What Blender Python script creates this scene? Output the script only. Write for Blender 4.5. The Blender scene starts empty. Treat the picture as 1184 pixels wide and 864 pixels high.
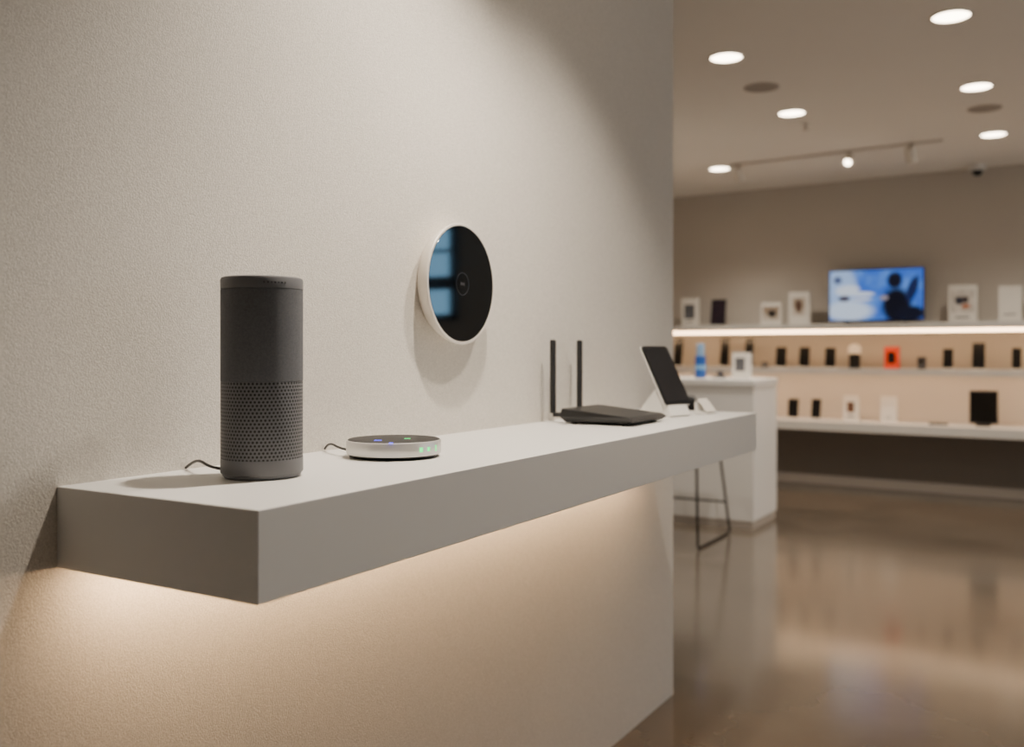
import bpy, bmesh, math
from mathutils import Vector, Matrix

sc = bpy.context.scene
col = sc.collection
# ------------------------------------------------------------------ survey
F = 1100.0; HX, HY = 592.0, 405.0
TH = math.radians(30.65)
CS, SN = math.cos(TH), math.sin(TH)
CAMZ = 1.189
SHELF = 1.003
WALLX = -1.196
CEIL = 2.672

def ray(px, py):
    u = (px-HX)/F; v = (HY-py)/F
    return Vector((-SN+u*CS, CS+u*SN, v))
def on_z(px, py, z):
    d = ray(px, py); t = (z-CAMZ)/d.z
    return Vector((d.x*t, d.y*t, z))
BA = math.atan(-0.064)
W = Vector((math.cos(BA), math.sin(BA), 0)); N = Vector((-math.sin(BA), math.cos(BA), 0))
P0 = Vector((0, 8.552, 0))
def back_at(px, off):
    d = ray(px, HY); t = (N.dot(P0)-off)/N.dot(d)
    return t*W.dot(d)-W.dot(P0), t
def back_pt(a, off, z):
    p = P0 + W*a - N*off
    return Vector((p.x, p.y, z))

# ------------------------------------------------------------------ materials
def srgb(c):
    return tuple((x/255/12.92 if x/255 <= .04045 else ((x/255+.055)/1.055)**2.4) for x in c)
def new_mat(name):
    m = bpy.data.materials.new(name); m.use_nodes = True
    nt = m.node_tree; b = nt.nodes['Principled BSDF']
    return m, nt, b
def mat(name, rgb, rough=.5, metal=0., emi=None, strength=0., noise=None, bump=None, coat=0., spec=None, var=.12):
    m, nt, b = new_mat(name)
    c = srgb(rgb)
    b.inputs['Base Color'].default_value = (*c, 1)
    b.inputs['Roughness'].default_value = rough
    b.inputs['Metallic'].default_value = metal
    b.inputs['Coat Weight'].default_value = coat
    if spec is not None: b.inputs['Specular IOR Level'].default_value = spec
    if emi:
        b.inputs['Emission Color'].default_value = (*srgb(emi), 1)
        b.inputs['Emission Strength'].default_value = strength
    tc = nt.nodes.new('ShaderNodeTexCoord')
    sc_ = noise or 8.0
    n = nt.nodes.new('ShaderNodeTexNoise'); n.inputs['Scale'].default_value = sc_; n.inputs['Detail'].default_value = 4
    nt.links.new(tc.outputs['Object'], n.inputs['Vector'])
    r = nt.nodes.new('ShaderNodeMapRange')
    r.inputs['To Min'].default_value = 1-var; r.inputs['To Max'].default_value = 1+var
    nt.links.new(n.outputs['Fac'], r.inputs['Value'])
    mx = nt.nodes.new('ShaderNodeVectorMath'); mx.operation = 'SCALE'
    mx.inputs[0].default_value = c
    nt.links.new(r.outputs[0], mx.inputs['Scale'])
    nt.links.new(mx.outputs[0], b.inputs['Base Color'])
    if bump:
        s, d, st, grain = bump
        n2 = nt.nodes.new('ShaderNodeTexNoise'); n2.inputs['Scale'].default_value = s; n2.inputs['Detail'].default_value = 2.5
        n2.inputs['Roughness'].default_value = .6
        nt.links.new(tc.outputs['Object'], n2.inputs['Vector'])
        bp = nt.nodes.new('ShaderNodeBump'); bp.inputs['Distance'].default_value = d; bp.inputs['Strength'].default_value = st
        nt.links.new(n2.outputs['Fac'], bp.inputs['Height'])
        nt.links.new(bp.outputs[0], b.inputs['Normal'])
        g = nt.nodes.new('ShaderNodeMapRange'); g.inputs['From Min'].default_value = .35; g.inputs['From Max'].default_value = .65
        g.inputs['To Min'].default_value = 1-grain; g.inputs['To Max'].default_value = 1+grain*.5
        nt.links.new(n2.outputs['Fac'], g.inputs['Value'])
        mx2 = nt.nodes.new('ShaderNodeVectorMath'); mx2.operation = 'SCALE'
        nt.links.new(mx.outputs[0], mx2.inputs[0]); nt.links.new(g.outputs[0], mx2.inputs['Scale'])
        nt.links.new(mx2.outputs[0], b.inputs['Base Color'])
    return m

M_plaster = mat('textured_plaster', (212, 207, 199), .95, noise=3, bump=(380, .0018, .5, .15), var=.03)
M_backwall = mat('back_wall_paint', (204, 196, 185), .85, noise=2, var=.04)
M_lowdark = mat('dark_lower_wall', (128, 120, 112), .8, noise=2, var=.04)  # darker tone for the sheet over the lower back wall
M_ceiling = mat('ceiling_paint', (247, 242, 234), .95, noise=1.5, var=.02)
M_shelf = mat('shelf_laminate', (218, 217, 214), .45, noise=40, var=.01)
M_backshelf = mat('display_shelf_laminate', (205, 200, 192), .5, noise=10, var=.03)
M_white = mat('white_plastic', (228, 226, 221), .4, noise=20, var=.02)
M_puck = mat('satin_silver_plastic', (214, 213, 212), .28, metal=.45, noise=60, var=.02)
M_counter = mat('counter_laminate', (226, 222, 216), .4, noise=5, var=.02)
M_black = mat('black_plastic', (16, 16, 17), .38, noise=60, var=.1)
M_blackmatte = mat('matte_black_plastic', (22, 22, 23), .55, noise=90, var=.1)
M_glass = mat('black_glass', (3, 3, 4), .04, noise=5, var=.02, spec=.6)
M_tabglass = mat('tablet_display_glass', (34, 34, 37), .12, noise=5, var=.02, spec=.5)
M_silver = mat('champagne_metal', (222, 216, 208), .4, metal=.1, noise=30, var=.03)
M_steel = mat('dark_steel', (40, 36, 33), .35, metal=.8, noise=30, var=.05)
M_grey = mat('grey_plastic', (108, 109, 113), .5, noise=80, var=.03)
M_greydark = mat('charcoal_cap', (82, 82, 86), .45, noise=80, var=.03)
M_rail = mat('pale_rail', (215, 208, 198), .5, noise=20, var=.03)
M_lamp = mat('lamp_lens', (255, 240, 215), .5, emi=(255, 234, 205), strength=16, var=.01)
M_ledwarm = mat('led_strip_warm', (255, 225, 180), .5, emi=(255, 216, 178), strength=34, var=.01)
M_ledledge = mat('led_strip_ledge', (255, 225, 180), .5, emi=(255, 210, 162), strength=13, var=.01)
M_ledwarm2 = mat('led_strip_shelf', (255, 225, 180), .5, emi=(255, 210, 158), strength=110, var=.01)
M_grille = mat('ceiling_speaker_grille', (165, 157, 148), .8, noise=200, var=.15)
M_base = mat('baseboard_paint', (175, 165, 154), .5, noise=4, var=.03)
M_dark = mat('dark_screen', (14, 13, 13), .25, noise=6, var=.2)
M_red = mat('orange_red_card', (225, 70, 30), .5, noise=10, var=.05)
M_blue = mat('blue_plastic', (35, 85, 165), .35, noise=10, var=.05)
M_card = mat('white_card', (230, 224, 214), .6, noise=10, var=.03)
M_brownprint = mat('brown_print', (96, 66, 50), .6, noise=14, var=.5)
M_greyprint = mat('grey_print', (90, 90, 94), .6, noise=16, var=.6)
M_greenled = mat('green_indicator', (5, 120, 50), .4, emi=(0, 235, 105), strength=3.0, var=.01)
M_blueled = mat('blue_indicator', (40, 40, 220), .4, emi=(60, 60, 255), strength=4, var=.01)
M_mark = mat('faint_grey_marking', (80, 80, 84), .5, noise=10, var=.02)
M_faint = mat('barely_visible_marking', (38, 38, 42), .4, noise=10, var=.02)
M_window = mat('daylight_glazing', (120, 180, 220), .2, emi=(122, 172, 205), strength=8, var=.05)

def floor_mat():
    m, nt, b = new_mat('polished_concrete')
    tc = nt.nodes.new('ShaderNodeTexCoord')
    n1 = nt.nodes.new('ShaderNodeTexNoise'); n1.inputs['Scale'].default_value = 1.3; n1.inputs['Detail'].default_value = 7; n1.inputs['Roughness'].default_value = .55
    nt.links.new(tc.outputs['Object'], n1.inputs['Vector'])
    cr = nt.nodes.new('ShaderNodeValToRGB')
    cr.color_ramp.elements[0].position = .3; cr.color_ramp.elements[0].color = (*srgb((80, 71, 61)), 1)
    cr.color_ramp.elements[1].position = .7; cr.color_ramp.elements[1].color = (*srgb((100, 90, 78)), 1)
    nt.links.new(n1.outputs['Fac'], cr.inputs[0]); nt.links.new(cr.outputs[0], b.inputs['Base Color'])
    n2 = nt.nodes.new('ShaderNodeTexNoise'); n2.inputs['Scale'].default_value = 1.3; n2.inputs['Detail'].default_value = 0
    nt.links.new(tc.outputs['Object'], n2.inputs['Vector'])
    mr = nt.nodes.new('ShaderNodeMapRange'); mr.inputs['To Min'].default_value = .10; mr.inputs['To Max'].default_value = .2
    nt.links.new(n2.outputs['Fac'], mr.inputs['Value']); nt.links.new(mr.outputs[0], b.inputs['Roughness'])
    n3 = nt.nodes.new('ShaderNodeTexNoise'); n3.inputs['Scale'].default_value = 2.6; n3.inputs['Detail'].default_value = 0
    nt.links.new(tc.outputs['Object'], n3.inputs['Vector'])
    bp = nt.nodes.new('ShaderNodeBump'); bp.inputs['Distance'].default_value = .01; bp.inputs['Strength'].default_value = .12
    nt.links.new(n3.outputs['Fac'], bp.inputs['Height']); nt.links.new(bp.outputs[0], b.inputs['Normal'])
    b.inputs['Specular IOR Level'].default_value = .9
    return m
M_floor = floor_mat()

class NB:
    def __init__(s, nt): s.nt = nt
    def val(s, x, sock):
        if isinstance(x, (int, float)): sock.default_value = x
        else: s.nt.links.new(x, sock)
    def m(s, op, a, b=0.0, c=None):
        n = s.nt.nodes.new('ShaderNodeMath'); n.operation = op
        s.val(a, n.inputs[0]); s.val(b, n.inputs[1])
        if c is not None: s.val(c, n.inputs[2])
        return n.outputs[0]
def perforated_mat(r, cols, pitch, z0, z1):
    m, nt, b = new_mat('perforated_grille')
    q = NB(nt)
    tc = nt.nodes.new('ShaderNodeTexCoord'); sx = nt.nodes.new('ShaderNodeSeparateXYZ')
    nt.links.new(tc.outputs['Object'], sx.inputs[0])
    x, y, z = sx.outputs
    ang = q.m('ARCTAN2', y, x)
    c = q.m('MULTIPLY', ang, cols/(2*math.pi))
    row = q.m('DIVIDE', z, pitch)
    ri = q.m('FLOOR', row)
    odd = q.m('MULTIPLY', q.m('MODULO', ri, 2.0), .5)
    cf = q.m('SUBTRACT', q.m('FRACT', q.m('ADD', q.m('ADD', c, odd), 500.0)), .5)
    rf = q.m('SUBTRACT', q.m('FRACT', row), .5)
    asp = pitch/(2*math.pi*r/cols)
    d = q.m('SQRT', q.m('ADD', q.m('MULTIPLY', cf, cf), q.m('MULTIPLY', q.m('MULTIPLY', rf, rf), asp*asp)))
    mr = nt.nodes.new('ShaderNodeMapRange'); mr.interpolation_type = 'SMOOTHSTEP'
    mr.inputs['From Min'].default_value = .24; mr.inputs['From Max'].default_value = .36
    nt.links.new(d, mr.inputs['Value'])
    mix = nt.nodes.new('ShaderNodeMix'); mix.data_type = 'RGBA'
    mix.inputs['A'].default_value = (*srgb((16, 16, 17)), 1); mix.inputs['B'].default_value = (*srgb((106, 107, 111)), 1)
    nt.links.new(mr.outputs[0], mix.inputs['Factor']); nt.links.new(mix.outputs['Result'], b.inputs['Base Color'])
    bp = nt.nodes.new('ShaderNodeBump'); bp.inputs['Distance'].default_value = .002; bp.inputs['Strength'].default_value = .8
    nt.links.new(mr.outputs[0], bp.inputs['Height']); nt.links.new(bp.outputs[0], b.inputs['Normal'])
    b.inputs['Roughness'].default_value = .55
    return m
def weave_mat():
    m, nt, b = new_mat('charcoal_fabric_weave')
    q = NB(nt)
    tc = nt.nodes.new('ShaderNodeTexCoord'); sx = nt.nodes.new('ShaderNodeSeparateXYZ')
    nt.links.new(tc.outputs['Object'], sx.inputs[0]); x, y, z = sx.outputs
    ang = q.m('ARCTAN2', y, x)
    a = q.m('SINE', q.m('MULTIPLY', ang, 150.0)); zz = q.m('SINE', q.m('MULTIPLY', z, 2500.0))
    h = q.m('MULTIPLY', a, zz)
    n = nt.nodes.new('ShaderNodeTexNoise'); n.inputs['Scale'].default_value = 400; n.inputs['Detail'].default_value = 2
    nt.links.new(tc.outputs['Object'], n.inputs['Vector'])
    f = q.m('ADD', q.m('MULTIPLY', h, .25), n.outputs['Fac'])
    cr = nt.nodes.new('ShaderNodeValToRGB')
    cr.color_ramp.elements[0].position = .2; cr.color_ramp.elements[0].color = (*srgb((82, 84, 89)), 1)
    cr.color_ramp.elements[1].position = .8; cr.color_ramp.elements[1].color = (*srgb((104, 106, 111)), 1)
    nt.links.new(f, cr.inputs[0]); nt.links.new(cr.outputs[0], b.inputs['Base Color'])
    bp = nt.nodes.new('ShaderNodeBump'); bp.inputs['Distance'].default_value = .0005; bp.inputs['Strength'].default_value = .4
    nt.links.new(h, bp.inputs['Height']); nt.links.new(bp.outputs[0], b.inputs['Normal'])
    b.inputs['Roughness'].default_value = .85
    return m
def picture_mat(name, w, h, light, mid, blobs, strength=0.0, nscale=5.0, warp=.9):
    """soft photographic picture: two-tone noise with elliptical shapes. blobs: (cx,cz,rx,rz,rgb)"""
    m, nt, b = new_mat(name); q = NB(nt)
    tc = nt.nodes.new('ShaderNodeTexCoord'); sx = nt.nodes.new('ShaderNodeSeparateXYZ')
    nt.links.new(tc.outputs['Object'], sx.inputs[0]); x, y, z = sx.outputs
    n = nt.nodes.new('ShaderNodeTexNoise'); n.inputs['Scale'].default_value = nscale; n.inputs['Detail'].default_value = 3
    nt.links.new(tc.outputs['Object'], n.inputs['Vector'])
    cr = nt.nodes.new('ShaderNodeValToRGB')
    cr.color_ramp.elements[0].position = .42; cr.color_ramp.elements[0].color = (*srgb(mid), 1)
    cr.color_ramp.elements[1].position = .62; cr.color_ramp.elements[1].color = (*srgb(light), 1)
    nt.links.new(n.outputs['Fac'], cr.inputs[0])
    cur = cr.outputs[0]
    for blob in blobs:
        cx, cz, rx, rz, rgb = blob[:5]; sk = blob[5] if len(blob) > 5 else 0.
        x_ = q.m('SUBTRACT', x, cx*w); z_ = q.m('SUBTRACT', z, cz*h)
        x2 = q.m('SUBTRACT', x_, q.m('MULTIPLY', z_, sk))
        dx = q.m('DIVIDE', x2, rx*w); dz = q.m('DIVIDE', z_, rz*h)
        d = q.m('SQRT', q.m('ADD', q.m('MULTIPLY', dx, dx), q.m('MULTIPLY', dz, dz)))
        d = q.m('ADD', d, q.m('MULTIPLY', q.m('SUBTRACT', n.outputs['Fac'], .5), warp))
        mr = nt.nodes.new('ShaderNodeMapRange'); mr.interpolation_type = 'SMOOTHSTEP'
        mr.inputs['From Min'].default_value = .65; mr.inputs['From Max'].default_value = 1.15
        nt.links.new(d, mr.inputs['Value'])
        mix = nt.nodes.new('ShaderNodeMix'); mix.data_type = 'RGBA'
        mix.inputs['A'].default_value = (*srgb(rgb), 1)
        nt.links.new(mr.outputs[0], mix.inputs['Factor']); nt.links.new(cur, mix.inputs['B'])
        cur = mix.outputs['Result']
    if strength:
        nt.links.new(cur, b.inputs['Emission Color']); b.inputs['Emission Strength'].default_value = strength
        b.inputs['Base Color'].default_value = (0, 0, 0, 1)
    else:
        nt.links.new(cur, b.inputs['Base Color'])
    b.inputs['Roughness'].default_value = .35
    return m

# ------------------------------------------------------------------ mesh helpers
def finish(name, bm, m, parent=None, loc=(0, 0, 0), rot=(0, 0, 0), smooth=False, sharp=32):
    bmesh.ops.recalc_face_normals(bm, faces=bm.faces)
    me = bpy.data.meshes.new(name); bm.to_mesh(me); bm.free()
    if smooth:
        me.shade_smooth(); me.set_sharp_from_angle(angle=math.radians(sharp))
    me.materials.append(m)
    ob = bpy.data.objects.new(name, me); col.objects.link(ob)
    ob.location = loc; ob.rotation_euler = rot
    if parent: ob.parent = parent
    return ob
def box(name, size, loc, m, parent=None, bev=0., rot=(0, 0, 0), segs=2):
    bm = bmesh.new(); bmesh.ops.create_cube(bm, size=1)
    bmesh.ops.scale(bm, vec=size, verts=bm.verts)
    if bev: bmesh.ops.bevel(bm, geom=list(bm.edges), offset=bev, segments=segs+1, profile=.5, affect='EDGES')
    return finish(name, bm, m, parent, loc, rot)
def prism(name, pts2, y0, y1, m, parent=None, loc=(0, 0, 0), rot=(0, 0, 0), bev=0.):
    """polygon in local XZ extruded along Y"""
    bm = bmesh.new()
    f = [bm.verts.new((x, y0, z)) for x, z in pts2]; g = [bm.verts.new((x, y1, z)) for x, z in pts2]
    bm.faces.new(f); bm.faces.new(g[::-1])
    for i in range(len(f)):
        j = (i+1) % len(f); bm.faces.new((f[i], g[i], g[j], f[j]))
    if bev: bmesh.ops.bevel(bm, geom=list(bm.edges), offset=bev, segments=2, profile=.5, affect='EDGES')
    return finish(name, bm, m, parent, loc, rot)
def lathe(name, prof, m, parent=None, loc=(0, 0, 0), rot=(0, 0, 0), seg=96, sharp=32):
    bm = bmesh.new(); rings = []
    for r, z in prof:
        if r < 1e-6: rings.append([bm.verts.new((0, 0, z))])
        else: rings.append([bm.verts.new((r*math.cos(2*math.pi*i/seg), r*math.sin(2*math.pi*i/seg), z)) for i in range(seg)])
    for a, b in zip(rings, rings[1:]):
        for i in range(seg):
            j = (i+1) % seg
            if len(a) == 1 and len(b) == 1: continue
            if len(a) == 1: bm.faces.new((a[0], b[i], b[j]))
            elif len(b) == 1: bm.faces.new((a[i], a[j], b[0]))
            else: bm.faces.new((a[i], a[j], b[j], b[i]))
    return finish(name, bm, m, parent, loc, rot, smooth=True, sharp=sharp)
def rounded_slab(name, w, h, th, rad, m, parent, loc, rot, seg=6):
    """slab thin along X, rounded corners in the YZ plane"""
    pts = []
    for cy, cz, a0 in ((w/2-rad, h/2-rad, 0), (-w/2+rad, h/2-rad, 90), (-w/2+rad, -h/2+rad, 180), (w/2-rad, -h/2+rad, 270)):
        for k in range(seg+1):
            a = math.radians(a0+90*k/seg); pts.append((cy+rad*math.cos(a), cz+rad*math.sin(a)))
    bm = bmesh.new()
    f = [bm.verts.new((-th/2, y, z)) for y, z in pts]; g = [bm.verts.new((th/2, y, z)) for y, z in pts]
    bm.faces.new(f); bm.faces.new(g[::-1])
    for i in range(len(f)):
        j = (i+1) % len(f); bm.faces.new((f[i], g[i], g[j], f[j]))
    return finish(name, bm, m, parent, loc, rot)
def rod(name, pts, r, m, parent=None, loc=(0, 0, 0), rot=(0, 0, 0), bez=False, cyclic=False):
    cu = bpy.data.curves.new(name, 'CURVE'); cu.dimensions = '3D'; cu.bevel_depth = r; cu.bevel_resolution = 4; cu.use_fill_caps = True
    if bez:
        sp = cu.splines.new('NURBS'); sp.points.add(len(pts)-1)
        for p, c in zip(sp.points, pts): p.co = (*c, 1)
        sp.use_endpoint_u = True; sp.order_u = 4; sp.resolution_u = 8
    else:
        sp = cu.splines.new('POLY'); sp.points.add(len(pts)-1)
        for p, c in zip(sp.points, pts): p.co = (*c, 1)
        sp.use_cyclic_u = cyclic
    tmp = bpy.data.objects.new('tmp', cu); me = bpy.data.meshes.new_from_object(tmp)
    bpy.data.objects.remove(tmp)
    me.name = name; me.materials.clear(); me.materials.append(m); me.shade_smooth()
    ob = bpy.data.objects.new(name, me); col.objects.link(ob); ob.location = loc; ob.rotation_euler = rot
    if parent: ob.parent = parent
    return ob
def thing(name, loc, label, cat, rz=0., group=None):
    e = bpy.data.objects.new(name, None); col.objects.link(e); e.empty_display_size = .05
    e.location = loc; e.rotation_euler = (0, 0, rz)
    e['label'] = label; e['category'] = cat
    if group: e['group'] = group
    return e
def structure(o): o['kind'] = 'structure'; return o

# ------------------------------------------------------------------ room shell (unseen right side left partly open to admit world fill)
XL, XR, YF, YB = -5.0, 5.2, -3.0, 8.95
structure(box('floor', (XR-XL+.4, YB-YF+.4, .1), ((XL+XR)/2, (YF+YB)/2, -.05), M_floor))
structure(box('ceiling', (XR-XL+.4, YB-YF+.4, .1), ((XL+XR)/2, (YF+YB)/2, CEIL+.05), M_ceiling))
structure(box('wall_left', (.16, 3.11-YF, CEIL), (WALLX-.08, (3.11+YF)/2, CEIL/2), M_plaster))
structure(box('wall_far_left', (.1, YB-YF, CEIL), (XL-.05, (YF+YB)/2, CEIL/2), M_backwall))
structure(box('wall_front', (XR-XL, .1, CEIL), ((XL+XR)/2, YF-.05, CEIL/2), M_backwall))
structure(box('wall_right', (.1, 5.4, CEIL), (XR-.05, YF+2.7, CEIL/2), M_backwall))  # unseen; length set to block world fill from the shelf wall
bw = structure(box('wall_back', (11.2, .1, CEIL), back_pt(.1, -.05, CEIL/2), M_backwall, rot=(0, 0, BA)))
structure(box('baseboard_back', (10.2, .02, .075), back_pt(.1, .011, .0376), M_base, rot=(0, 0, BA)))
structure(box('trim_8', (10.2, .006, .42), back_pt(.1, .0035, .29), M_lowdark, rot=(0, 0, BA)))  # added thin sheet, makes the wall below the bench darker
wn = structure(box('window_1', (1.3, .02, .96), back_pt(4.0, .012, 2.02), M_window, rot=(0, 0, BA)))
for i, (dx, dz, sx_, sz_) in enumerate([(-.65, 0, .06, 1.02), (.65, 0, .06, 1.02), (.1, 0, .06, .96), (0, .48, 1.3, .06), (0, -.48, 1.3, .06), (0, -.12, 1.3, .14), (0, .22, 1.3, .03)]):
    structure(box('trim_%d' % (i+1), (sx_, .05, sz_), back_pt(4.0+dx, .026, 2.02+dz), M_black, rot=(0, 0, BA)))

# ------------------------------------------------------------------ floating shelf
SX0, SX1 = WALLX, -.817
SY0, SY1 = .80, 2.806
sh = thing('floating_shelf', ((SX0+SX1)/2, (SY0+SY1)/2, SHELF-.111), 'thick matte light grey floating shelf mounted on textured wall', 'shelf')
box('shelf_body', (SX1-SX0, SY1-SY0, .111), (0, 0, .0555), M_shelf, sh, bev=.0012)
st = box('led_strip', (.012, SY1-SY0-.08, .005), (-.122, 0, -.0025), M_ledwarm2, sh); st['label'] = 'warm glowing light strip under the shelf'

# ------------------------------------------------------------------ smart speaker
R1, H1 = .0594, .2925
sp = thing('smart_speaker', (-1.0335, 1.0204, SHELF+.0003), 'tall charcoal cylindrical smart speaker with perforated lower half', 'speaker', rz=math.radians(-60))
r = R1
lathe('base_ring', [(0, 0), (r-.006, 0), (r-.003, .003), (r-.003, .0055), (r-.0008, .0065), (r, .008), (r, .0275), (r-.0006, .0278)], M_grey, sp)
lathe('grille', [(r-.0006, .0278), (r-.0004, .0285), (r-.0004, .1395), (r-.0008, .1400)], perforated_mat(r, 64, .0052, 0, 0), sp)
lathe('fabric_sleeve', [(r-.0012, .1400), (r-.0002, .1408), (r-.0002, .2735), (r-.0010, .2742)], weave_mat(), sp)
lathe('top_cap', [(r-.0014, .2742), (r, .2750), (r, H1-.004), (r-.0012, H1-.0012), (r-.004, H1), (r-.012, H1), (r-.014, H1-.003), (0, H1-.003)], M_grey, sp)
for k in range(7):
    an = math.radians(18+k*5.0)
    rr = r+.0002
    w_ = .0024 if k % 2 else .0014
    box('control_mark', (.0006, w_, .0024), (rr*math.cos(an), rr*math.sin(an), H1-.010), M_faint, sp, rot=(0, 0, an))
def loc_of(e, p):
    return (Matrix.Translation(e.location) @ e.rotation_euler.to_matrix().to_4x4()).inverted() @ Vector(p)
pts = [(-1.065, .985, SHELF+.012), (-1.085, .972, SHELF+.013), (-1.12, .985, SHELF+.020), (-1.15, 1.000, SHELF+.019), (-1.178, 1.012, SHELF+.010), (-1.1925, 1.016, SHELF+.003)]
rod('power_cable', [loc_of(sp, p) for p in pts], .0023, M_black, sp, bez=True)

# ------------------------------------------------------------------ puck device
R2 = .0827
pk = thing('smart_home_hub', (-1.028, 1.329, SHELF+.0003), 'round silvery puck-shaped hub with black top and glowing indicators', 'smart hub', rz=0)
lathe('rubber_base', [(0, 0), (R2-.010, 0), (R2-.006, .0015), (R2-.004, .0055), (0, .0055)], M_black, pk)
lathe('housing', [(R2-.006, .0055), (R2-.001, .006), (R2, .0085), (R2, .0280), (R2-.0008, .0294), (R2-.002, .030), (R2-.0025, .0296)], M_puck, pk)
lathe('top_plate', [(R2-.0025, .0296), (R2-.0035, .0305), (R2-.008, .0309), (0, .0309)], M_blackmatte, pk)
view = math.atan2(-1.329, 1.028)
for dpx, ws, hs, zc in [(30, .0062, .0075, .0175), (38.5, .0055, .0066, .0175), (47, .0035, .0028, .0210), (47, .0035, .0028, .0140), (47, .0035, .0022, .0175)]:
    an = view + math.asin(dpx/54.5)
    box('indicator_light', (.0010, ws, hs), (R2*math.cos(an), R2*math.sin(an), zc), M_greenled, pk, rot=(0, 0, an))
for px, py, m, ln in [(437, 509.5, M_blueled, .012), (471, 507.5, M_greenled, .010), (452, 512.5, M_blueled, .006)]:
    p = on_z(px, py, SHELF+.0312)
    box('indicator_light', (ln, .004, .0006), (p.x+1.028, p.y-1.329, .0312), m, pk, rot=(0, 0, .5))
pts = [(-1.09, 1.285, SHELF+.012), (-1.112, 1.285, SHELF+.012), (-1.14, 1.300, SHELF+.018), (-1.168, 1.318, SHELF+.016), (-1.185, 1.330, SHELF+.009), (-1.1925, 1.335, SHELF+.004)]
rod('power_cable', [loc_of(pk, p) for p in pts], .0021, M_black, pk, bez=True)

# ------------------------------------------------------------------ wall disc
Rd, Dd = .132, .042
dd = thing('wall_smart_display', (WALLX, 1.735, 1.334), 'round wall-mounted black glass smart display with pale metal rim', 'smart display')
ry = (0, math.radians(90), 0)
lathe('housing', [(0, .0004), (Rd-.024, .0004), (Rd-.018, .004), (Rd-.008, .018), (Rd-.002, .030), (Rd, .038), (Rd, Dd-.0012), (Rd-.001, Dd), (Rd-.0050, Dd), (Rd-.0058, Dd-.002), (0, Dd-.002)], M_silver, dd, rot=ry, seg=128)
lathe('glass_face', [(Rd-.0058, Dd-.0019), (Rd-.0061, Dd-.0004), (Rd-.0064, Dd), (0, Dd)], M_glass, dd, rot=ry, seg=128, sharp=10)
lathe('touch_ring', [(.0235, Dd+.0001), (.0235, Dd+.0005), (.0249, Dd+.0005), (.0249, Dd+.0001)], M_faint, dd, rot=ry)
for k, (dy, w_, h_) in enumerate([(-.006, .0014, .009), (-.002, .0014, .006), (.002, .0014, .006), (.006, .0014, .009)]):
    box('printed_mark', (.0005, w_, h_), (Dd+.0003, dy, 0), M_mark, dd)

# ------------------------------------------------------------------ router
rt = thing('wifi_router', (-1.02, 2.236, SHELF+.0003), 'low flat black wifi router with two upright antennas', 'router')
bm = bmesh.new()
bx, by = .10, .114
lo = [bm.verts.new(v) for v in [(-bx+.012, -by+.012, .004), (bx-.012, -by+.012, .004), (bx-.012, by-.012, .004), (-bx+.012, by-.012, .004)]]
mi = [bm.verts.new(v) for v in [(-bx, -by, .018), (bx, -by, .013), (bx, by, .013), (-bx, by, .018)]]
hi = [bm.verts.new(v) for v in [(-bx+.004, -by+.006, .039), (bx-.012, -by+.008, .022), (bx-.012, by-.008, .022), (-bx+.004, by-.006, .039)]]
bm.faces.new(lo[::-1]); bm.faces.new(hi)
for a, b in ((lo, mi), (mi, hi)):
    for i in range(4):
        j = (i+1) % 4; bm.faces.new((a[i], a[j], b[j], b[i]))
bmesh.ops.bevel(bm, geom=list(bm.edges), offset=.002, segments=2, profile=.5, affect='EDGES')
finish('router_body', bm, M_black, rt)
for dx, dy in ((-.07, -.09), (.07, -.09), (-.07, .09), (.07, .09)):
    lathe('rubber_foot', [(0, 0), (.007, 0), (.007, .0045), (0, .0045)], M_blackmatte, rt, loc=(dx, dy, 0), seg=20)
for y in (2.165, 2.318):
    e = y-2.236
    box('antenna', (.012, .017, .190), (-.140, e, .118), M_blackmatte, rt, bev=.004)
    box('antenna_hinge', (.040, .014, .012), (-.118, e, .020), M_black, rt, bev=.003)

# ------------------------------------------------------------------ tablet on wedge stand
tb = thing('tablet_display', (-.965, 2.535, SHELF+.0003), 'slim tilted tablet with dark screen on white wedge stand', 'tablet', rz=math.radians(-18))
prism('wedge_stand', [(.014, 0), (.022, .004), (.006, .036), (-.036, .076), (-.042, .074), (-.105, .006), (-.105, 0)], -.046, .036, M_white, tb, bev=.0015)
tilt = math.radians(-29)
cz = .113; cx_ = -.041
rounded_slab('tablet_frame', .116, .190, .0035, .012, M_white, tb, (cx_, 0, cz), (0, tilt, 0))
ofs = Vector((math.cos(tilt), 0, -math.sin(tilt)))
rounded_slab('bezel', .113, .187, .0030, .011, M_black, tb, Vector((cx_, 0, cz))+ofs*.0030, (0, tilt, 0))
rounded_slab('screen', .100, .168, .0006, .004, M_tabglass, tb, Vector((cx_, 0, cz))+ofs*.0049, (0, tilt, 0))
pc = thing('price_card_holder', (-.925, 2.675, SHELF+.0003), 'small white angled card holder standing on the shelf', 'card holder', rz=math.radians(-10))
prism('holder_base', [(.016, 0), (.016, .003), (-.014, .010), (-.020, .034), (-.024, .034), (-.024, 0)], -.03, .03, M_white, pc, bev=.0008)
box('card', (.0012, .056, .046), (-.001, 0, .026), M_card, pc, rot=(0, math.radians(-40), 0))

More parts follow.
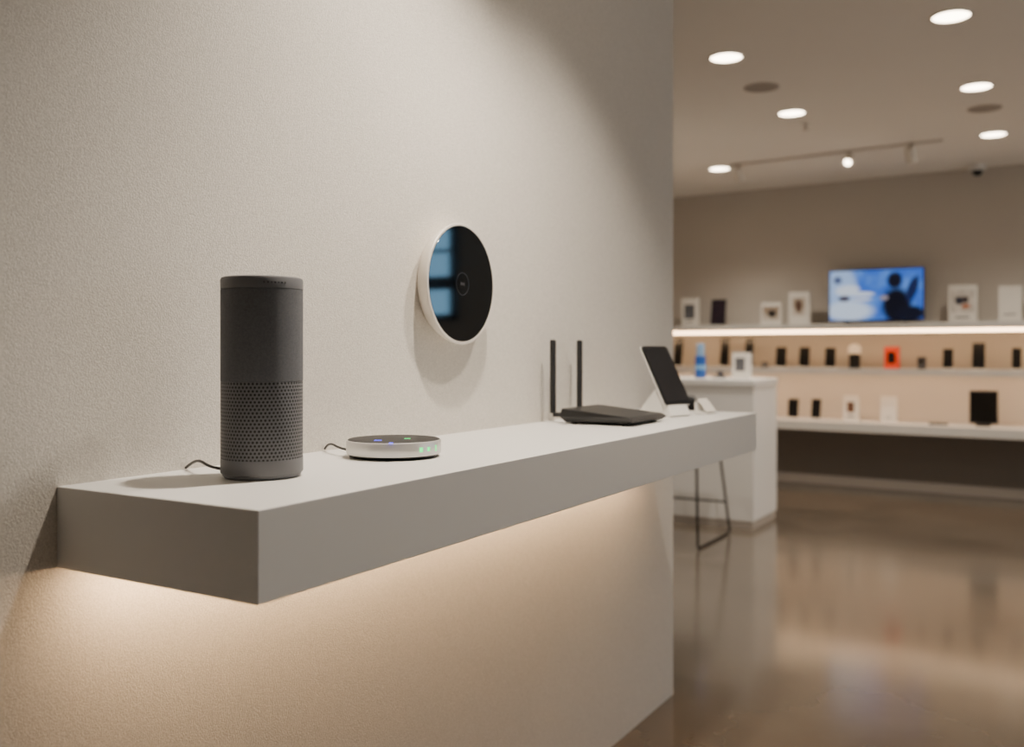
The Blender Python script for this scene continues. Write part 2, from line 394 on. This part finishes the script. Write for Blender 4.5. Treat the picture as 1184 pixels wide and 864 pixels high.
# ------------------------------------------------------------------ back display shelves
AL, AR = -4.9, 2.5
def long_shelf(name, z, th, depth, label, led=None):
    e = thing(name, back_pt((AL+AR)/2, 0, z-th), label, 'shelf', rz=BA)
    if led == 'hidden':
        prism('shelf_board', [(0, th), (-depth, th), (-depth, 0), (-depth+.02, 0), (-depth+.02, th-.02), (0, th-.02)], -(AR-AL)/2, (AR-AL)/2, M_backshelf, e, rot=(0, 0, math.radians(90)))
        e.children[0].rotation_euler = (0, 0, math.radians(-90)); e.children[0].scale = (-1, 1, 1)
        s = box('led_strip', (AR-AL-.1, .016, .008), (0, -depth+.05, th-.0245), M_ledwarm, e)
    else:
        box('shelf_board', (AR-AL, depth, th), (0, -depth/2, th/2), M_backshelf, e, bev=.003)
        if led: s = box('led_strip', (AR-AL-.1, .03, .022), (0, -depth+.03, -.0112), M_ledledge, e)
    if led: s['label'] = 'warm glowing light strip along the underside'
    return e
Z_LEDGE, Z_MID, Z_LOW = 1.413, 1.033, .589
long_shelf('display_ledge', Z_LEDGE, .055, .42, 'long beige wall ledge with warm underside lighting', led='open')
long_shelf('display_shelf', Z_MID, .045, .40, 'long beige display shelf lit from beneath', led='hidden')
long_shelf('display_bench', Z_LOW, .078, .45, 'long pale lower display shelf above dark wall')

def place(px0, px1, off):
    a0, t0 = back_at(px0, off); a1, t1 = back_at(px1, off)
    return (a0+a1)/2, abs(a1-a0), (t0+t1)/2
def top_z(py, t): return CAMZ + (HY-py)/F*t

def phone(px0, px1, py, zb, off, label, scr=M_dark, name='display_phone', group=None, body=M_black, cat='phone', base=M_card):
    a, w, t = place(px0, px1, off); h = top_z(py, t)-zb
    e = thing(name, back_pt(a, off, zb+.0003), label, cat, rz=BA, group=group)
    box('stand_base', (w*1.05, .07, .008), (0, 0, .004), base, e, bev=.002)
    prism('stand_prop', [(-w*.2, .008), (w*.2, .008), (w*.14, h*.6), (-w*.14, h*.6)], .012, .020, M_greydark, e, rot=(math.radians(-10), 0, 0))
    tl = math.radians(-9)
    box('body', (w, .009, h-.012), (0, .004, .010+(h-.012)/2), body, e, bev=.0035, rot=(tl, 0, 0))
    box('screen', (w*.88, .001, (h-.012)*.88), (0, .004-.0052, .010+(h-.012)/2), scr, e, rot=(tl, 0, 0))
    return e
def carton(px0, px1, py, zb, off, label, prints, name='product_box', depth=.05, body=M_card, cat='box', group=None, yaw=0):
    a, w, t = place(px0, px1, off); h = top_z(py, t)-zb
    e = thing(name, back_pt(a, off, zb+.0003), label, cat, rz=BA+yaw, group=group)
    box('carton', (w, depth, h), (0, 0, h/2), body, e, bev=.002)
    for (x, z, sw, shh, m) in prints:
        if not isinstance(m, bpy.types.Material): m = m(sw*w, shh*h)
        box('printed_panel', (sw*w, .001, shh*h), (x*w, -depth/2-.0008, z*h), m, e)
    return e
G1 = 'boxed and standing gadgets on the wall ledge'; G2 = 'small devices on the lit middle shelf'; G3 = 'devices on the lower display shelf'
O = .20
carton(789, 808, 345, Z_LEDGE, O, 'white box printed with a dark device picture', [(0, .52, .62, .5, M_greyprint), (0, .16, .4, .04, M_greyprint)], group=G1)
phone(822, 839, 346, Z_LEDGE, O, 'black standing phone with coloured icons on screen', scr=picture_mat('phone_home_screen', .1, .16, (90, 55, 60), (16, 22, 40), [], .3, 40), group=G1)
carton(880, 904, 350, Z_LEDGE, O, 'small landscape white frame with a dark picture', [(0, .52, .78, .62, lambda w, h: picture_mat('landscape_print', w, h, (205, 196, 182), (160, 140, 120), [(.05, -.05, .28, .3, (40, 34, 32))]))], name='picture_frame', depth=.02, cat='picture frame', group=G1)
carton(913, 937, 338, Z_LEDGE, O, 'white portrait box with a brownish device photo', [(-.02, .55, .62, .55, lambda w, h: picture_mat('portrait_print', w, h, (206, 196, 182), (180, 165, 148), [(0, 0, .3, .42, (95, 70, 58))]))], group=G1)
carton(1097, 1130, 330, Z_LEDGE, O, 'white portrait box printed with a dark orange-tinged action photo', [(0, .56, .84, .6, lambda w, h: picture_mat('action_print', w, h, (222, 214, 204), (200, 192, 182), [(-.12, .02, .2, .22, (52, 52, 66)), (.12, .08, .16, .18, (66, 56, 60)), (.14, -.22, .22, .12, (186, 110, 76))], 0, 18)), (0, .13, .5, .04, M_greyprint)], group=G1)
carton(1155, 1182, 331, Z_LEDGE, O, 'plain white portrait box with tiny lettering', [(0, .2, .5, .03, M_greyprint)], group=G1)
a, w, t = place(959, 1069, .16); ztop = top_z(311, t); zbot = top_z(367.5, t)
tv = thing('television', back_pt(a, .16, Z_LEDGE+.0003), 'slim black television showing a blue picture, standing on ledge', 'television', rz=BA+math.radians(1.5))
hh = ztop-Z_LEDGE-.022
box('bezel', (w, .03, hh), (0, 0, .022+hh/2), M_black, tv, bev=.004)
tvm = picture_mat('television_picture', w, hh, (92, 142, 226), (56, 106, 210),
    [(-.36, .12, .18, .55, (165, 192, 234)), (-.28, -.30, .28, .22, (206, 220, 242)), (-.30, .10, .14, .11, (216, 224, 238), .3), (-.14, .02, .14, .05, (216, 224, 238), 0), (-.14, -.08, .12, .04, (206, 214, 232), 0),
     (-.33, -.06, .07, .06, (70, 62, 76)), (-.40, .30, .05, .08, (84, 96, 132)),
     (.20, .27, .085, .17, (18, 20, 36)), (.22, -.20, .17, .38, (10, 13, 28)), (.36, -.36, .16, .16, (14, 18, 36)), (.38, .10, .06, .26, (24, 36, 78), .3), (.09, -.06, .05, .05, (150, 140, 150))], 1.0, 7, .25)
box('screen', (w-.02, .001, hh-.02), (0, -.0158, .022+hh/2), tvm, tv)
box('stand_foot', (.03, .14, .022), (-w*.3, 0, .011), M_black, tv, bev=.003)
box('stand_foot', (.03, .14, .022), (w*.3, 0, .011), M_black, tv, bev=.003)

O = .20
LB = 'small black phone on a pale stand on lit shelf'
for x0, x1, y in [(779, 789, 391), (833, 843, 391), (861, 871, 391), (897, 909, 401), (924, 936, 401), (954, 966, 402), (1090, 1102, 403), (1170, 1181, 402)]:
    phone(x0, x1, y, Z_MID, O, LB, group=G2)
phone(1124, 1139, 396, Z_MID, O, 'larger black phone leaning on a stand on lit shelf', group=G2)
a, w, t = place(981, 996, O); h = top_z(398, t)-Z_MID
e = thing('round_sensor', back_pt(a, O, Z_MID+.0003), 'white round sensor mounted on a black block stand', 'sensor', rz=BA, group=G2)
box('stand', (w*.8, .05, h*.6), (0, 0, h*.3), M_black, e, bev=.004)
lathe('sensor_face', [(0, -.012), (w*.46, -.012), (w*.5, -.006), (w*.5, .006), (w*.44, .012), (0, .013)], mat('white_sensor', (240, 232, 220), .4), e, loc=(0, -.005, h-w*.5), rot=(math.radians(90), 0, 0), seg=40)
carton(1023, 1040, 401, Z_MID, O, 'orange-red box with dark device picture on lit shelf', [(0, .5, .5, .5, M_dark)], body=M_red, group=G2)
a, w, t = place(1061, 1071, O); h = top_z(411, t)-Z_MID
e = thing('mini_camera', back_pt(a, O, Z_MID+.0003), 'tiny dark cube camera on lit shelf', 'camera', rz=BA, group=G2)
box('camera_body', (w, .05, h*.8), (0, 0, h*.5), M_greydark, e, bev=.006); lathe('lens', [(0, 0), (w*.25, 0), (w*.25, .006), (0, .006)], M_glass, e, loc=(0, -.026, h*.55), rot=(math.radians(90), 0, 0), seg=24)
box('camera_base', (w*.8, .05, h*.1), (0, 0, h*.05), M_black, e)
for px in (884,):
    a, w, t = place(px-4, px+4, O)
    e = thing('mini_speaker', back_pt(a, O, Z_MID+.0003), 'tiny dark round speaker on lit shelf', 'speaker', rz=BA, group=G2)
    lathe('speaker_body', [(0, 0), (.024, 0), (.03, .01), (.03, .04), (.022, .052), (0, .056)], M_greydark, e, seg=32)
    lathe('top_dial', [(0, .056), (.012, .0555), (.012, .059), (0, .059)], M_black, e, seg=24)
O = .24
for x0, x1, y in [(911, 923, 461), (938, 949, 461)]:
    phone(x0, x1, y, Z_LOW, O, 'black phone on a pale stand on lower shelf', group=G3)
carton(976, 993, 458, Z_LOW, O, 'white box with brown device photo on lower shelf', [(0, .55, .5, .42, M_brownprint), (0, .18, .5, .06, M_greyprint)], group=G3)
carton(1019, 1037, 459, Z_LOW, O, 'blank white box on lower shelf', [(0, .2, .4, .03, M_greyprint)], group=G3)
a, w, t = place(1121, 1154, O); h = top_z(452, t)-Z_LOW
e = thing('monitor', back_pt(a, O, Z_LOW+.0003), 'dark square monitor on short foot on lower shelf', 'monitor', rz=BA, group=G3)
box('monitor_frame', (w, .02, h-.02), (0, 0, .02+(h-.02)/2), M_black, e, bev=.003)
box('screen', (w*.92, .001, (h-.02)*.9), (0, -.0108, .02+(h-.02)/2), M_dark, e)
box('stand_foot', (w*.5, .12, .02), (0, 0, .01), M_black, e, bev=.004)
a, w, t = place(1074, 1096, .30)
e = thing('handheld_remote', back_pt(a, .30, Z_LOW+.0003), 'small flat black remote lying on lower shelf', 'remote', rz=BA+.2, group=G3)
box('remote_body', (w, .045, .016), (0, 0, .008), M_black, e, bev=.005); box('button_pad', (w*.4, .02, .002), (0, 0, .017), M_greydark, e)

# ------------------------------------------------------------------ counter
CX0, CX1, CY0, CY1, CZ = -4.3, -1.825, 6.22, 6.80, .992
ct = thing('display_counter', ((CX0+CX1)/2, (CY0+CY1)/2, 0), 'tall white laminate display counter on the polished floor', 'counter')
box('worktop', (CX1-CX0, CY1-CY0, .045), (0, 0, CZ-.0225), M_counter, ct, bev=.003)
box('body', (CX1-CX0-.016, CY1-CY0-.016, CZ-.045-.05), (0, 0, .05+(CZ-.095)/2), M_counter, ct, bev=.002)
box('plinth', (CX1-CX0-.03, CY1-CY0-.03, .05), (0, 0, .0252), M_base, ct)
def on_counter(px, dep=6.45):
    d = ray(px, HY); t = dep/d.y; return d.x*t, dep, t
x, y, t = on_counter(810)
e = thing('blue_speaker', (x, y, CZ+.0003), 'upright blue cylindrical portable speaker on white counter', 'speaker')
lathe('speaker_body', [(0, 0), (.034, 0), (.038, .006), (.038, .15), (.034, .156), (0, .156)], M_blue, e, seg=40)
lathe('top_cap', [(.02, .156), (.028, .157), (.028, .235), (.022, .242), (0, .242)], mat('pale_blue_cap', (130, 165, 200), .4), e, seg=40)
lathe('printed_band', [(.0385, .06), (.0387, .062), (.0387, .09), (.0385, .092)], mat('pale_blue_band', (120, 170, 215), .4), e, seg=40)
x, y, t = on_counter(858)
e = thing('boxed_camera', (x, y, CZ+.0003), 'white box with a dark camera picture on counter', 'box', rz=-.1)
hh = 30/F*t; ww = 19/F*t
box('carton', (ww, .07, hh), (0, 0, hh/2), M_card, e, bev=.002)
box('printed_panel', (ww*.6, .001, hh*.5), (0, -.0358, hh*.55), M_greyprint, e)
x, y, t = on_counter(832, 6.5)
e = thing('tiny_dock', (x, y, CZ+.0003), 'tiny grey charging dock on white counter', 'dock')
box('dock_base', (.09, .06, .012), (0, 0, .006), M_greydark, e, bev=.003); box('dock_back', (.05, .01, .04), (0, .02, .03), M_greydark, e, bev=.003)

# ------------------------------------------------------------------ stool
stl = thing('bar_stool', (-2.18, 5.72, 0), 'black bar stool with thin dark sled legs beside counter', 'stool')
def frame(xo):
    s = -1 if xo < 0 else 1
    p = [(xo-s*.05, -.19, .70), (xo, -.30, .03), (xo, -.285, .011), (xo, -.26, .0085), (xo, .26, .0085), (xo, .285, .011), (xo, .30, .03), (xo-s*.05, .19, .70)]
    return rod('sled_leg', p, .008, M_steel, stl)
frame(.25); frame(-.25)
rod('footrest', [(-.245, .262, .21), (.245, .262, .21)], .007, M_steel, stl)
rod('rear_stretcher', [(-.205, -.195, .69), (.205, -.195, .69)], .007, M_steel, stl)
bm = bmesh.new()
nx, ny = 14, 14
grid = []
for i in range(nx+1):
    row = []
    for j in range(ny+1):
        u = -1+2*i/nx; v = -1+2*j/ny
        X_ = u*.21*(1-.10*v*v); 
        if v < -.3:
            k = (-.3-v)/.7
            Y_ = -.06-.15*math.sin(min(1, k*1.2)*math.pi/2) + .05*u*u*k; Z_ = .715+.20*k**1.7
        else:
            Y_ = -.06+(v+.3)/1.3*.25; Z_ = .715+.012*u*u-.01*max(0, v)**3
        row.append(bm.verts.new((X_, Y_, Z_)))
    grid.append(row)
for i in range(nx):
    for j in range(ny):
        bm.faces.new((grid[i][j], grid[i+1][j], grid[i+1][j+1], grid[i][j+1]))
so = finish('seat_shell', bm, M_blackmatte, stl, smooth=True)
md = so.modifiers.new('t', 'SOLIDIFY'); md.thickness = .018; md.offset = 0
md = so.modifiers.new('s', 'SUBSURF'); md.levels = 1; md.render_levels = 1

# ------------------------------------------------------------------ ceiling fittings
GL = 'recessed ceiling downlights'
def downlight(x, y, power, ang=100, blend=.8, r=.078, colr=(1, .86, .70), soft=.045, tilt=(0, 0, 0), label='round glowing recessed downlight in the ceiling'):  # default label also lands on the added fill lamps
    e = thing('recessed_downlight', (x, y, CEIL), label, 'downlight', group=GL)
    lathe('trim_ring', [(r, 0), (r+.012, 0), (r+.012, -.004), (r, -.006)], M_card, e, seg=48)
    lathe('lamp_lens', [(0, -.004), (r, -.004), (r, -.0005), (0, -.0005)], M_lamp, e, seg=48)
    ld = bpy.data.lights.new('downlight_beam', 'SPOT'); ld.energy = power; ld.spot_size = math.radians(ang); ld.spot_blend = blend
    ld.shadow_soft_size = soft; ld.color = colr
    lo_ = bpy.data.objects.new('downlight_beam', ld); col.objects.link(lo_); lo_.parent = e; lo_.location = (0, 0, -.055)
    lo_.rotation_euler = tilt
    return e
for x, y in [(-.475, 4.62), (-1.52, 4.69), (-.48, 5.93), (-1.525, 6.0), (-.486, 7.30), (-2.5, 7.54), (-2.5, 6.0), (-3.9, 4.7)]:
    downlight(x, y, 85, 130, 1., colr=(1, .90, .78))
WARM = (1, .87, .72); FILL_COL = (1, .95, .90)
downlight(-.74, 1.50, 150, 96, .75, colr=WARM, soft=.035)
downlight(-.48, 2.02, 90, 104, .5, colr=WARM, soft=.04)
for x, y, pw in [(2.2, .9, 55), (2.2, 3.2, 65), (1.4, 6.6, 75), (.5, -1.3, 26)]:  # unseen fill lamps, added to lift the shelf faces and ambient level
    downlight(x, y, pw, 130, 1., colr=FILL_COL, soft=.078)
for x, y in [(-1.524, 5.33), (-.48, 6.49)]:
    e = thing('ceiling_speaker', (x, y, CEIL), 'round grey flush ceiling speaker grille', 'speaker', group='flush ceiling speakers')
    lathe('grille', [(0, -.006), (.085, -.006), (.088, -.004), (.088, 0)], M_grille, e, seg=48)
    lathe('rim', [(.088, 0), (.098, 0), (.098, -.004), (.088, -.007)], mat('speaker_rim', (180, 172, 162), .6), e, seg=48)
e = thing('sprinkler_head', (-1.52, 6.33, CEIL), 'small metal sprinkler head hanging from ceiling', 'sprinkler')
lathe('collar', [(0, 0), (.03, 0), (.028, -.008), (0, -.008)], M_card, e, seg=24); lathe('nozzle', [(.008, -.008), (.008, -.035), (.022, -.037), (.022, -.042), (0, -.042)], M_rail, e, seg=24)
p1 = on_z(850, 190, CEIL); p2 = on_z(1090, 161, CEIL)
mid = (p1+p2)/2; ln = (p2-p1).length; an = math.atan2(p2.y-p1.y, p2.x-p1.x)
e = thing('lighting_track', (mid.x, mid.y, CEIL), 'thin pale grey lighting track rail fixed to ceiling', 'track', rz=an)
box('rail', (ln, .026, .014), (0, 0, -.0072), M_rail, e); box('power_feed', (.09, .032, .018), (-ln/2, 0, -.0092), M_rail, e, bev=.002)
for fr in (.02, .58, .86):
    q_ = p1 + (p2-p1)*fr
    lit = fr == .58
    e = thing('track_spotlight', (q_.x, q_.y, CEIL-.0145), 'lit pale cylindrical spotlight on ceiling track' if lit else 'pale cylindrical spotlight on ceiling track', 'spotlight', rz=an, group='spotlights on the ceiling track')
    box('mount', (.05, .024, .012), (0, 0, -.006), M_rail, e); rod('stem', [(0, 0, -.012), (0, 0, -.030)], .006, M_rail, e)
    tl = math.radians(35 if not lit else -50)
    sc_h = .85 if lit else 1.1; zz_ = -.052 if lit else -.07
    lathe('lamp_head', [(0, .05*sc_h), (.026*sc_h, .05*sc_h), (.03*sc_h, .045*sc_h), (.034*sc_h, -.05*sc_h), (.031*sc_h, -.052*sc_h), (.029*sc_h, -.044*sc_h), (0, -.044*sc_h)], M_card, e, loc=(0, 0, zz_), rot=(tl, 0, 0), seg=32)
    lathe('lens', [(0, -.0525*sc_h), (.030*sc_h, -.0525*sc_h), (.030*sc_h, -.046*sc_h), (0, -.046*sc_h)], M_lamp if lit else M_grille, e, loc=(0, 0, zz_), rot=(tl, 0, 0), seg=32)
pcam = on_z(1130, 191, CEIL)
e = thing('security_camera', (pcam.x, pcam.y, CEIL), 'small dark dome security camera with pale housing on ceiling', 'camera')
lathe('mount_plate', [(0, 0), (.066, 0), (.066, -.034), (.054, -.044), (0, -.044)], M_white, e, seg=32)
lathe('dome', [(.042, -.044), (.041, -.057), (.031, -.077), (.015, -.088), (0, -.090)], M_glass, e, seg=32)

# ------------------------------------------------------------------ camera + world
cd = bpy.data.cameras.new('camera'); cam = bpy.data.objects.new('camera', cd); col.objects.link(cam)
cd.sensor_width = 36; cd.lens = 36*F/1184; cd.shift_y = -(432-HY)/1184
cam.location = (0, 0, CAMZ); cam.rotation_euler = (math.pi/2, 0, TH)
cd.clip_start = .05
cd.dof.use_dof = True; cd.dof.focus_distance = 1.6; cd.dof.aperture_fstop = 2.8
sc.camera = cam
wd = bpy.data.worlds.new('world'); sc.world = wd; wd.use_nodes = True
wd.node_tree.nodes['Background'].inputs[0].default_value = (1, .985, .96, 1); wd.node_tree.nodes['Background'].inputs[1].default_value = 1.1
